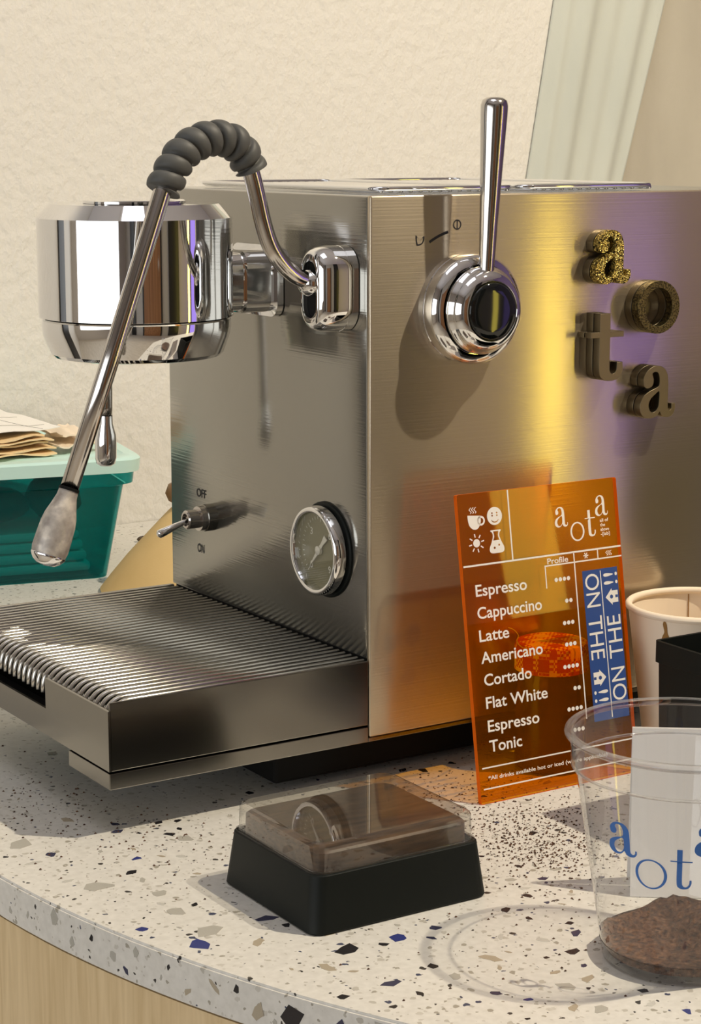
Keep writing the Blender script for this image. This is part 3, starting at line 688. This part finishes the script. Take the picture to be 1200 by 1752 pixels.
for n_,xr,v in ((4,.0720,.1169),(2,.0725,.1044),(3,.0726,.0920),(3,.0729,.0798),(4,.0733,.0673),(2,.0735,.0545),(4,.0738,.0431),(3,.0740,.0310)):
    for i in range(n_): sprint('profile_dot', outline_mesh([disc(xr-i*.0029,v,.0012)]))
# icons: cup, smile, sun, flask
sprint('cup_icon', outline_mesh([smooth_outline([(.0060,.1588,1),(.0146,.1580,1),(.0146,.1545),(.0125,.1512),(.0095,.1508),(.0070,.1528),(.0061,.1560)],4)]))
sprint('cup_icon', outline_mesh([disc(.0148,.1552,.0027),disc(.0148,.1552,.0016)[::-1]]))
def wave(x,y,h,wd=.0006):
    L=[(x+.0006*sin(i/10*2*pi*1.2),y+h*i/10) for i in range(11)]; return L+[(a+wd,b_) for a,b_ in L[::-1]]
for i in range(3): sprint('steam_icon', outline_mesh([wave(.0078+i*.0016,.1596,.0034)]))
sm=disc(.0242,.1569,.0051,28,.0050)
eyes=[disc(.0226+q*.0032,.1586-.0014*j,.00052,8)[::-1] for q in (0,1) for j in (0,1)]
mouth=[(.0242+.0026*cos(R(a)),.1560+.0022*sin(R(a))) for a in range(200,341,14)]; mouth=mouth+[(x,y-.0006) for x,y in mouth[::-1]]
sprint('smile_icon', outline_mesh([sm]+eyes+[mouth]))
sprint('sun_icon', outline_mesh([disc(.0107,.1432,.0023)]))
for i in range(8):
    a=2*pi*i/8+.2; bar('sun_ray',.0107+.0032*cos(a),.1432+.0032*sin(a),.0107+.0052*cos(a),.1432+.0052*sin(a),.0007)
fl=[(.0206,.1492,1),(.0276,.1492,1),(.0276,.1485,1),(.0268,.1478),(.0264,.1458),(.0276,.1425),(.0292,.1392),(.0284,.1368),(.0242,.1364),(.0200,.1368),(.0192,.1392),(.0208,.1425),(.0220,.1458),(.0216,.1478),(.0206,.1485,1)]
hole=[(.0224,.1485,1),(.0260,.1485,1),(.0255,.1458),(.0264,.1435,1),(.0220,.1435,1),(.0229,.1458)]
sprint('flask_icon', outline_mesh([smooth_outline(fl,3),smooth_outline(hole,3)[::-1],disc(.0226,.1394,.0007,8)[::-1],disc(.0258,.1408,.0006,8)[::-1]]))
# logo a o t a, small words, ice and heat marks
for ch,x0,y0,x1,y1 in (('a',.0652,.1457,.0750,.1578),('o',.0757,.1367,.0864,.1482),('t',.0866,.1383,.0946,.1540),('a',.0945,.1493,.1043,.1617)):
    sprint('logo_letter', glyph_at(ch,x0,y0,x1,y1,0,0,-.0003))
for i,s in enumerate(('all of','the','above','-[lab]')):
    sprint('small_words', fit(text_mesh(s),.0977,.0977+(.0062,.0036,.0062,.0066)[i],.1462-.0026*i,.0018))
for i in range(6):
    a=pi*i/3; bar('ice_icon',.0857,.1282,.0857+.0018*cos(a),.1282+.0018*sin(a),.0006)
for i in range(3): sprint('heat_icon', outline_mesh([wave(.1006+i*.0014,.1266,.0028)]))
# blue sticker, two lines of lettering running opposite ways, a house for the last word
stk=sprint('sticker', sheet_me if False else mesh_of(sheet([(.0826,.0332),(.1082,.0332),(.1074,.1196),(.0820,.1196)],0,.00012)), 'sticker_blue', .0001)
SZ=.00030
bar('sticker_rule',.0950,.1186,.0957,.0342,.0006,'print_white',SZ)
def house(m4):
    hs=[(0,0),(.0064,0),(.0064,.0040),(.0076,.0040),(.0032,.0084),(-.0012,.0040),(0,.0040)]
    me=outline_mesh([hs,[(.0025,0.0001),(.0025,.0018),(.0039,.0018),(.0039,.0001)][::-1],disc(.0032,.0044,.0011,10)[::-1]]); return xform(me,m4)
def strip(origin,U,V):
    m=plane_m((*origin,SZ),(*U,0),(*V,0)); 
    for s,x0,x1 in (('ON',0,.0190),('THE',.0243,.0490),('!!',.0668,.0735)):
        me=fit(text_mesh(s,0.,0.),x0,x1,0,.0098); me.transform(m); obj('sticker_letters',me,'print_white',sg,local=True)
    me=house(m@Matrix.Translation((.0562,.0004,0))@Matrix.Diagonal((1.08,1.08,1,1))); obj('house_icon',me,'print_white',sg,local=True)
strip((.0836,.1174),(.006,-1),(1,.006))
strip((.1073,.0432),(-.006,1),(-1,-.006))

# ================================================================== THINGS AROUND THE SIGN
jr=thing('jar','small dark jar with a red checked lid behind the amber menu board','jar',(.1105,-.0224,0))
obj('jar_body', lathe([(0,.0003),(.0185,.0003),(.0205,.002),(.0208,.045),(.0195,.054),(.0180,.0585),(0,.0585)],48,(.1105,-.0224,0)), 'jar_dark', jr, smooth=40)
obj('jar_lid', lathe([(.0195,.0590),(.0213,.0592),(.0214,.0725),(.0205,.0750),(.0185,.0757),(0,.0757)],64,(.1105,-.0224,0)), 'gingham', jr, smooth=40)
obj('lid_string', tube(crom([(.0639,-.0425,.0932),(.0679,-.0425,.0913),(.0709,-.0425,.0879),(.0701,-.0425,.0843),(.0747,-.0420,.0800),(.0905,-.0300,.0740)],5),.0003,6), 'straw', jr)
pc=(.2010,-.0455,0)
cp=thing('paper_cup','cream paper cup with a coffee stain beside the black bin','cup',pc)
obj('cup_wall', lathe([(0,.004),(.0285,.004),(.0288,.0003),(.0293,.0003),(.0408,.0880),(.0404,.0880),(.0290,.0046),(0,.0046)],64,pc), 'paper_cup', cp, smooth=40)
obj('rolled_rim', lathe([(.0405+.0021*cos(2*pi*i/12),.0893+.0021*sin(2*pi*i/12)) for i in range(13)],64,pc), 'paper_cup', cp, smooth=180)
st=[(-.0012,.0480),(.0012,.0480),(.0021,.0600),(.0030,.0660),(.0022,.0715),(.0013,.0740),(.0010,.0790),(-.0004,.0812),(-.0016,.0790),(-.0008,.0745),(-.0024,.0710),(-.0030,.0655)]
me=outline_mesh([smooth_outline(st,3)])
for v in me.vertices:
    z=v.co.y+.0065; r=.0293+(.0408-.0293)*(z/.088)+.00018; a=R(-159.0)+v.co.x/r; v.co=(pc[0]+r*cos(a),pc[1]+r*sin(a),z)
simple('coffee_stain',(.30,.15,.03),.4); obj('coffee_stain', me, 'coffee_stain', cp)
a=R(56); rs=lambda z:.0290+(.0404-.0290)*((z-.0046)/.0834)-.0003
obj('paper_seam', tube([(pc[0]+rs(z)*cos(a),pc[1]+rs(z)*sin(a),z) for z in (.006,.04,.087)],.00035,6), 'coffee_stain', cp)

bn=thing('black_bin','open black square bin at the right behind the clear cup','bin',(.17,-.19,0))
BX0,BX1,BY0,BY1=.0955,.2500,-.2300,-.1275
def rr3(x0,y0,x1,y1,r,z): return [Vector((x,y,z)) for x,y in rrect(x0,y0,x1,y1,r,4)]
obj('bin_wall', loft([rr3(BX0+.003,BY0+.003,BX1-.003,BY1-.003,.003,.0003),rr3(BX0+.0012,BY0+.0012,BX1-.0012,BY1-.0012,.003,.088),rr3(BX0,BY0,BX1,BY1,.003,.0885),rr3(BX0,BY0,BX1,BY1,.003,.1),rr3(BX0+.002,BY0+.002,BX1-.002,BY1-.002,.002,.1),rr3(BX0+.005,BY0+.005,BX1-.005,BY1-.005,.002,.004)]), 'black_plastic', bn, smooth=30)
obj('bin_base', box(BX0+.006,BY0+.006,.0042,BX1-.006,BY1-.006,.006), 'black_plastic', bn)

tc=thing('tent_card','white folded card standing behind the clear plastic cup','card',(.0400,-.2255,0))
du=Vector((.80,-.60,0)); dn=Vector((.60,.80,0)); P0=Vector((.0157,-.2065,.0003))
for q,(n0,n1) in enumerate(((0,.012),(.026,.0132))):
    a=P0+dn*n0; b_=P0+dn*n1+Vector((0,0,.0808)); c_=b_+du*.066; d_=a+du*.066; th=dn*.0008
    obj('card_leaf', loft([[a,d_,c_,b_],[a+th,d_+th,c_+th,b_+th]]), 'white_card', tc)

# clear plastic cup with used coffee grounds
KC=(-.0107,-.2726,0); kz=(.0495-.035)/.092
cu=thing('plastic_cup','clear plastic cup with blue lettering and brown coffee grounds at the bottom','cup',KC)
obj('cup_wall', lathe([(0,.0030),(.0310,.0028),(.0335,.0004),(.0350,.0012),(.0356,.004),(.0356+.0835*kz,.0875),(.0505,.0885),(.0512,.1015)],96,KC), 'clear_cup', cu, smooth=40)
obj('cup_rim', lathe([(.0518+.0021*cos(2*pi*i/14),.1030+.0019*sin(2*pi*i/14)) for i in range(15)],96,KC), 'cup_rim', cu, smooth=180)
obj('cup_ledge', lathe([(.0500+.0008*cos(2*pi*i/8),.0884+.0007*sin(2*pi*i/8)) for i in range(9)],96,KC), 'cup_rim', cu, smooth=180)
def on_cup(ch, a0, a1, z0, z1, off):
    zc=(z0+z1)/2; r=.0358+zc*kz; am=R((a0+a1)/2); wd=R(a1-a0)*r
    me=glyph_at(ch,-wd/2,z0,wd/2,z1,0,0,off)
    bm_=bmesh.new(); bm_.from_mesh(me); bmesh.ops.triangulate(bm_,faces=bm_.faces[:]); bmesh.ops.subdivide_edges(bm_,edges=[e for e in bm_.edges if e.calc_length()>.003],cuts=2); bm_.to_mesh(me); bm_.free()
    for v in me.vertices:
        rr=.0358+v.co.y*kz; a=am+v.co.x/r; v.co=(KC[0]+rr*cos(a),KC[1]+rr*sin(a),v.co.y)
    obj('cup_letter', me, 'cup_blue', cu)
on_cup('a',-176.5,-157.5,.0585,.0742,-.0003); on_cup('o',-160.2,-140.2,.0452,.0603,-.0006); on_cup('t',-139.8,-127.0,.0470,.0662,-.0004); on_cup('a',-127.2,-108,.0625,.0785,-.0003)
# the grounds
b=bmesh.new(); NRg,NS=14,72; rings=[]
def gh_(x,y): 
    nz=noise.noise(Vector((x*60,y*60,1.3)))*.006+noise.noise(Vector((x*190,y*190,4.)))*.0034+noise.noise(Vector((x*500,y*500,2.)))*.0018
    return .0090+.0032*max(-1,min(1,(x*.844-y*.537)/.03))+nz+(.003 if (x*.5+y*.85)>0 else -.001)
for i in range(NRg+1):
    f=i/NRg; ring=[]
    for k in range(NS):
        a=2*pi*k/NS; rmax=.0346+.012*kz; r=max(f,.02)*rmax; x,y=r*cos(a),r*sin(a); ring.append(b.verts.new((KC[0]+x,KC[1]+y,max(.0086,gh_(x,y)-(.003 if f>.97 else 0)))))
    rings.append(ring)
low=[]
for z,rr in ((.0085,.0350),(.0042,.0340)):
    low.append([b.verts.new((KC[0]+rr*cos(2*pi*k/NS),KC[1]+rr*sin(2*pi*k/NS),z)) for k in range(NS)])
for A_,B_ in zip(rings+low,(rings+low)[1:]):
    for k in range(NS): b.faces.new((A_[k],A_[(k+1)%NS],B_[(k+1)%NS],B_[k]))
b.faces.new(rings[0]); b.faces.new(low[-1][::-1]); bmesh.ops.recalc_face_normals(b,faces=b.faces[:])
tag(obj('coffee_grounds', b, 'coffee', smooth=180), 'brown clump of coffee grounds in the bottom of the clear cup','coffee grounds',kind='stuff')

# loose grounds spilled over the counter
b=bmesh.new(); r_=random.Random(3)
def crumb(x,y,s):
    a=r_.uniform(0,6.28); vs=[b.verts.new((x+s*cos(a+q),y+s*sin(a+q)*.7,.0001)) for q in (0,1.6,3.1,4.7)]; tpv=b.verts.new((x,y,s*.8+.0001))
    for q in range(4): b.faces.new((vs[q],vs[(q+1)%4],tpv))
def clearspot(x,y): return not (-.142<x<-.038 and -.17<y<-.08)
for cx,cy,sx,sy,nn in ((.022,-.128,.022,.026,1000),(.040,-.085,.030,.020,450),(.03,-.03,.035,.02,260),(-.13,-.035,.05,.03,160),(-.02,-.20,.05,.04,160),(-.17,.06,.03,.05,260)):
    for _ in range(nn):
        x,y=r_.gauss(cx,sx),r_.gauss(cy,sy)
        if (Vector((x,y))-CC).length<CR-.01 and clearspot(x,y): crumb(x,y,r_.choice((.0003,.0004,.0006,.0009)))
tag(obj('spilled_grounds', b, 'coffee'), 'dark coffee grounds spilled over the terrazzo in front of the menu board','coffee grounds',kind='stuff')

# black box with clear lid in the foreground
bx=thing('lidded_box','low black square box with a clear plastic lid in front of the machine','box',(-.09,-.125,0))
q0=(-.1400,-.1690,-.0400,-.0815)
def ins(d,z,r=.007): return rr3(q0[0]+d,q0[1]+d,q0[2]-d,q0[3]-d,r,z)
obj('box_base', loft([ins(.0006,.0002),ins(0,.001),ins(.0030,.0272),ins(.0035,.0276),ins(.0048,.0276),ins(.0052,.0262),ins(.0052,.0255)]), 'black_plastic', bx, smooth=40)
obj('wood_insert', loft([ins(.0070,.0257),ins(.0072,.0362),ins(.0082,.0372)]), 'dark_wood', bx, smooth=40)
obj('clear_lid', loft([ins(.0046,.0266),ins(.0050,.0400),ins(.0056,.0414),ins(.0070,.0420)],False,True), 'clear_lid', bx, smooth=15)
obj('lid_rim', loft([ins(.0036,.0277),ins(.0036,.0285),ins(.0046,.0286),ins(.0046,.0277)],False,False), 'cup_rim', bx, smooth=40)

# ================================================================== BEHIND THE MACHINE
TM=Matrix.Translation((.045,.672,0))@Matrix.Rotation(R(-12),4,'Z')
tb=thing('storage_box','see-through teal plastic storage box with a mint green lid','storage box',mat4=TM)
hx,hy=.117,.088
def r3(hx,hy,r,z): return [Vector((x,y,z)) for x,y in rrect(-hx,-hy,hx,hy,r,5)]
obj('tub', loft([r3(hx-.026,hy-.014,.012,.0004),r3(hx-.012,hy-.005,.014,.078),r3(hx-.011,hy-.004,.014,.0785),r3(hx-.0145,hy-.0075,.012,.078),r3(hx-.0285,hy-.0165,.010,.003)]), 'teal_plastic', tb, local=True, smooth=40)
obj('tub_rim', loft([r3(hx-.010,hy-.003,.016,.079),r3(hx-.004,hy-.001,.018,.0800),r3(hx-.003,hy,.018,.0900),r3(hx-.010,hy-.006,.016,.0900)],False,False), 'teal_plastic', tb, local=True, smooth=40)
obj('lid', loft([r3(hx+.001,hy+.003,.020,.0902),r3(hx+.002,hy+.004,.020,.1005),r3(hx,hy+.002,.019,.1025),r3(hx-.010,hy-.008,.016,.1030),r3(hx-.012,hy-.010,.016,.1012),r3(hx-.022,hy-.020,.012,.1012),r3(hx-.024,hy-.022,.012,.1025)]), 'mint_plastic', tb, local=True, smooth=40)
# what shows through the teal walls
def lump(name,label,cat,c,s,mat,seed,amp=.25):
    b=bmesh.new(); bmesh.ops.create_icosphere(b,subdivisions=3,radius=1)
    for v in b.verts:
        q=1+amp*noise.noise(v.co*1.6+Vector((seed,0,0))); v.co=Vector((c[0]+v.co.x*q*s[0],c[1]+v.co.y*q*s[1],max(c[2]-s[2],c[2]+v.co.z*q*s[2])))
    return tag(obj(name,b,mat,smooth=180),label,cat)
lump('pouch','dark lumpy pouch seen through the left of the teal storage box','pouch',(.03,.655,.058),(.045,.03,.019),'dark_pouch',1)
lump('pouch','smaller dark pouch seen through the right end of the teal storage box','pouch',(.100,.650,.060),(.022,.03,.017),'dark_pouch',5)
PK=Matrix.Translation((.050,.655,.0035))@Matrix.Rotation(R(-12),4,'Z')
pk=thing('folded_paper','pale folded paper in the bottom of the teal storage box','paper',mat4=PK)
for i in range(4): obj('paper_fold', box(-.075+.002*i,-.045,.0006+i*.0092,.070-.003*i,.045-.002*i,.0086+i*.0092,.003), 'pale_paper', pk, local=True, smooth=40)
# bundle of kraft filters with drawn sheet on the lid
pb=thing('paper_bundle','stack of tan paper filters on the mint lid of the storage box','paper',(.03,.63,.103))
def wavy(x0,x1,y0,y1,z,amp,seed,th=.0012,nx=14,ny=8):
    b=bmesh.new(); g=[]
    for lay in (0,1):
        g.append([[b.verts.new((x0+(x1-x0)*i/nx, y0+(y1-y0)*j/ny+.004*noise.noise(Vector((i*.4,seed,0))), z+lay*th+amp*(noise.noise(Vector((i*.35,j*.35,seed)))+.6))) for j in range(ny+1)] for i in range(nx+1)])
    for lay in (0,1):
        for i in range(nx):
            for j in range(ny): 
                f=(g[lay][i][j],g[lay][i+1][j],g[lay][i+1][j+1],g[lay][i][j+1]); b.faces.new(f if lay else f[::-1])
    for i in range(nx):
        for j,fl in ((0,0),(ny,1)):
            f=(g[0][i][j],g[0][i+1][j],g[1][i+1][j],g[1][i][j]); b.faces.new(f if not fl else f[::-1])
    for j in range(ny):
        for i,fl in ((0,1),(nx,0)):
            f=(g[0][i][j],g[0][i][j+1],g[1][i][j+1],g[1][i][j]); b.faces.new(f if not fl else f[::-1])
    return b
for i in range(5): obj('paper_filter', wavy(-.06,.082+.004*(i%2)-.002*i,.600+.002*(i%3),.70,.1032+i*.0034,.0035,3.1+i*.7), 'kraft', pb, smooth=60)
dsw=thing('drawn_sheet','white sheet with pencil drawing lying on the tan paper filters','paper',(.03,.66,.125))
sh=obj('sheet', wavy(-.06,.090,.606,.735,.1235,.004,9.2,.0006), 'paper_white', dsw, smooth=60)
def on_sheet(x,y):
    a=(x+.06)/.150*14; b2=(y-.606)/.129*8
    return Vector((x,y,.1235+.0010+.004*(noise.noise(Vector((a*.35,b2*.35,9.2)))+.6)))
for (xa,ya,xb,yb) in ((.01,.61,.075,.72),(.075,.61,.02,.73),(-.02,.625,.085,.63),(.03,.70,.045,.70),(.055,.705,.070,.705),(.02,.66,.08,.675)):
    obj('pencil_line', tube([on_sheet(xa+(xb-xa)*t/8,ya+(yb-ya)*t/8) for t in range(9)],.00016,5), 'pencil', dsw)
cr_=thing('crumpled_napkin','crumpled cream napkin beside the tan filters on the mint lid','napkin',(.11,.63,.103))
obj('napkin_fold', wavy(.086,.128,.602,.66,.1034,.010,14.,.0012,10,8), 'paper_cup', cr_, smooth=60)
obj('napkin_fold', wavy(.092,.120,.608,.66,.1130,.007,21.,.0012,10,8), 'paper_cup', cr_, smooth=60)
# straw cone cover with a wooden knob
KX=(.1480,.5050,0)
cn=thing('cone_cover','tan conical cover with a round brown knob standing behind the machine','cover',KX)
obj('cone_shell', lathe([(0,.0004),(.066,.0004),(.067,.003),(.060,.012),(.045,.030),(.030,.046),(.015,.062),(.009,.068),(0,.070)],48,KX), 'straw', cn, smooth=50)
obj('cone_knob', lathe([(.005,.066),(.006,.071),(.011,.074),(.0135,.080),(.011,.087),(.005,.090),(0,.0905)],28,KX), 'brown_wood_knob', cn, smooth=60)
bnn=thing('coffee_bean','single brown coffee bean on the terrazzo by the wall','bean',(.2099,.7007,0))
b=bmesh.new(); bmesh.ops.create_uvsphere(b,u_segments=20,v_segments=12,radius=1)
for v in b.verts: v.co=Vector((.2099+v.co.x*.0060,.7007+v.co.y*.0040,.0026+v.co.z*.0026*(1 if v.co.z>0 else .9)))
obj('bean_body', b, 'bean', bnn, smooth=180)
obj('bean_crease', tube([(.2099-.005+.001*i,.7007+.0005*sin(i),.0051-.00012*(i-5)**2/2.5) for i in range(11)],.0005,6), 'dark_gap', bnn)

# hanging cloths by the wall
def drape(name, label, mat, xl, xr, y, zt, zb, amp, seed, th=.0015):
    """xl/xr: x of the left and right edge as functions of z"""
    b=bmesh.new(); nx,nz_=60,30; g=[]
    for lay in (0,1):
        rows=[]
        for j in range(nz_+1):
            z=zb+(zt-zb)*j/nz_; row=[]
            for i in range(nx+1):
                f=i/nx; x=xl(z)+(xr(z)-xl(z))*f
                yy=y+amp*(sin(f*13+seed+.8*sin(z*3))*.6+.5*sin(f*27+seed*2+z*4))+.3*amp*noise.noise(Vector((f*6,z*7,seed)))
                e_=max(0.,1-f/.12); yy=yy*(1-e_)+(Y1-.0028)*e_
                row.append(b.verts.new((x,yy+lay*th,z)))
            rows.append(row)
        g.append(rows)
    for lay in (0,1):
        for j in range(nz_):
            for i in range(nx):
                f=(g[lay][j][i],g[lay][j][i+1],g[lay][j+1][i+1],g[lay][j+1][i]); b.faces.new(f if lay==0 else f[::-1])
    for j in range(nz_):
        for i in (0,nx): b.faces.new((g[0][j][i],g[1][j][i],g[1][j+1][i],g[0][j+1][i]))
    for i in range(nx):
        for j in (0,nz_): b.faces.new((g[0][j][i],g[0][j][i+1],g[1][j][i+1],g[1][j][i]))
    bmesh.ops.recalc_face_normals(b,faces=b.faces[:])
    return tag(obj(name,b,mat,smooth=180),label,'cloth')
sl=lambda xa,za,xb,zb_: (lambda z: xa+(xb-xa)*(z-za)/(zb_-za))
drape('hanging_cloth','pale greenish white cloth hanging behind the machine','pale_cloth', sl(.705,.313,.738,.50), sl(.828,.313,.882,.504), .779, .95, .05, .004, .5)
drape('hanging_cloth','greige cloth hanging behind the pale cloth at the right','tan_cloth', sl(.76,.316,.79,.5), sl(1.10,.3,1.12,.5), .786, .95, .05, .002, 2.)

# tall canister added out of frame to darken the right end of the side panel
cx_=(.415,-.165,0)
kn_=thing('added_canister','tall black canister added out of frame for a dark reflection in the side panel','canister',cx_)
obj('canister_body', lathe([(0,.0004),(.054,.0004),(.056,.003),(.056,.170),(.055,.172),(0,.172)],48,cx_), 'black_plastic', kn_, smooth=40)
obj('canister_lid', lathe([(0,.1722),(.057,.1722),(.057,.190),(.054,.195),(.012,.197),(.012,.204),(0,.205)],48,cx_), 'black_plastic', kn_, smooth=40)
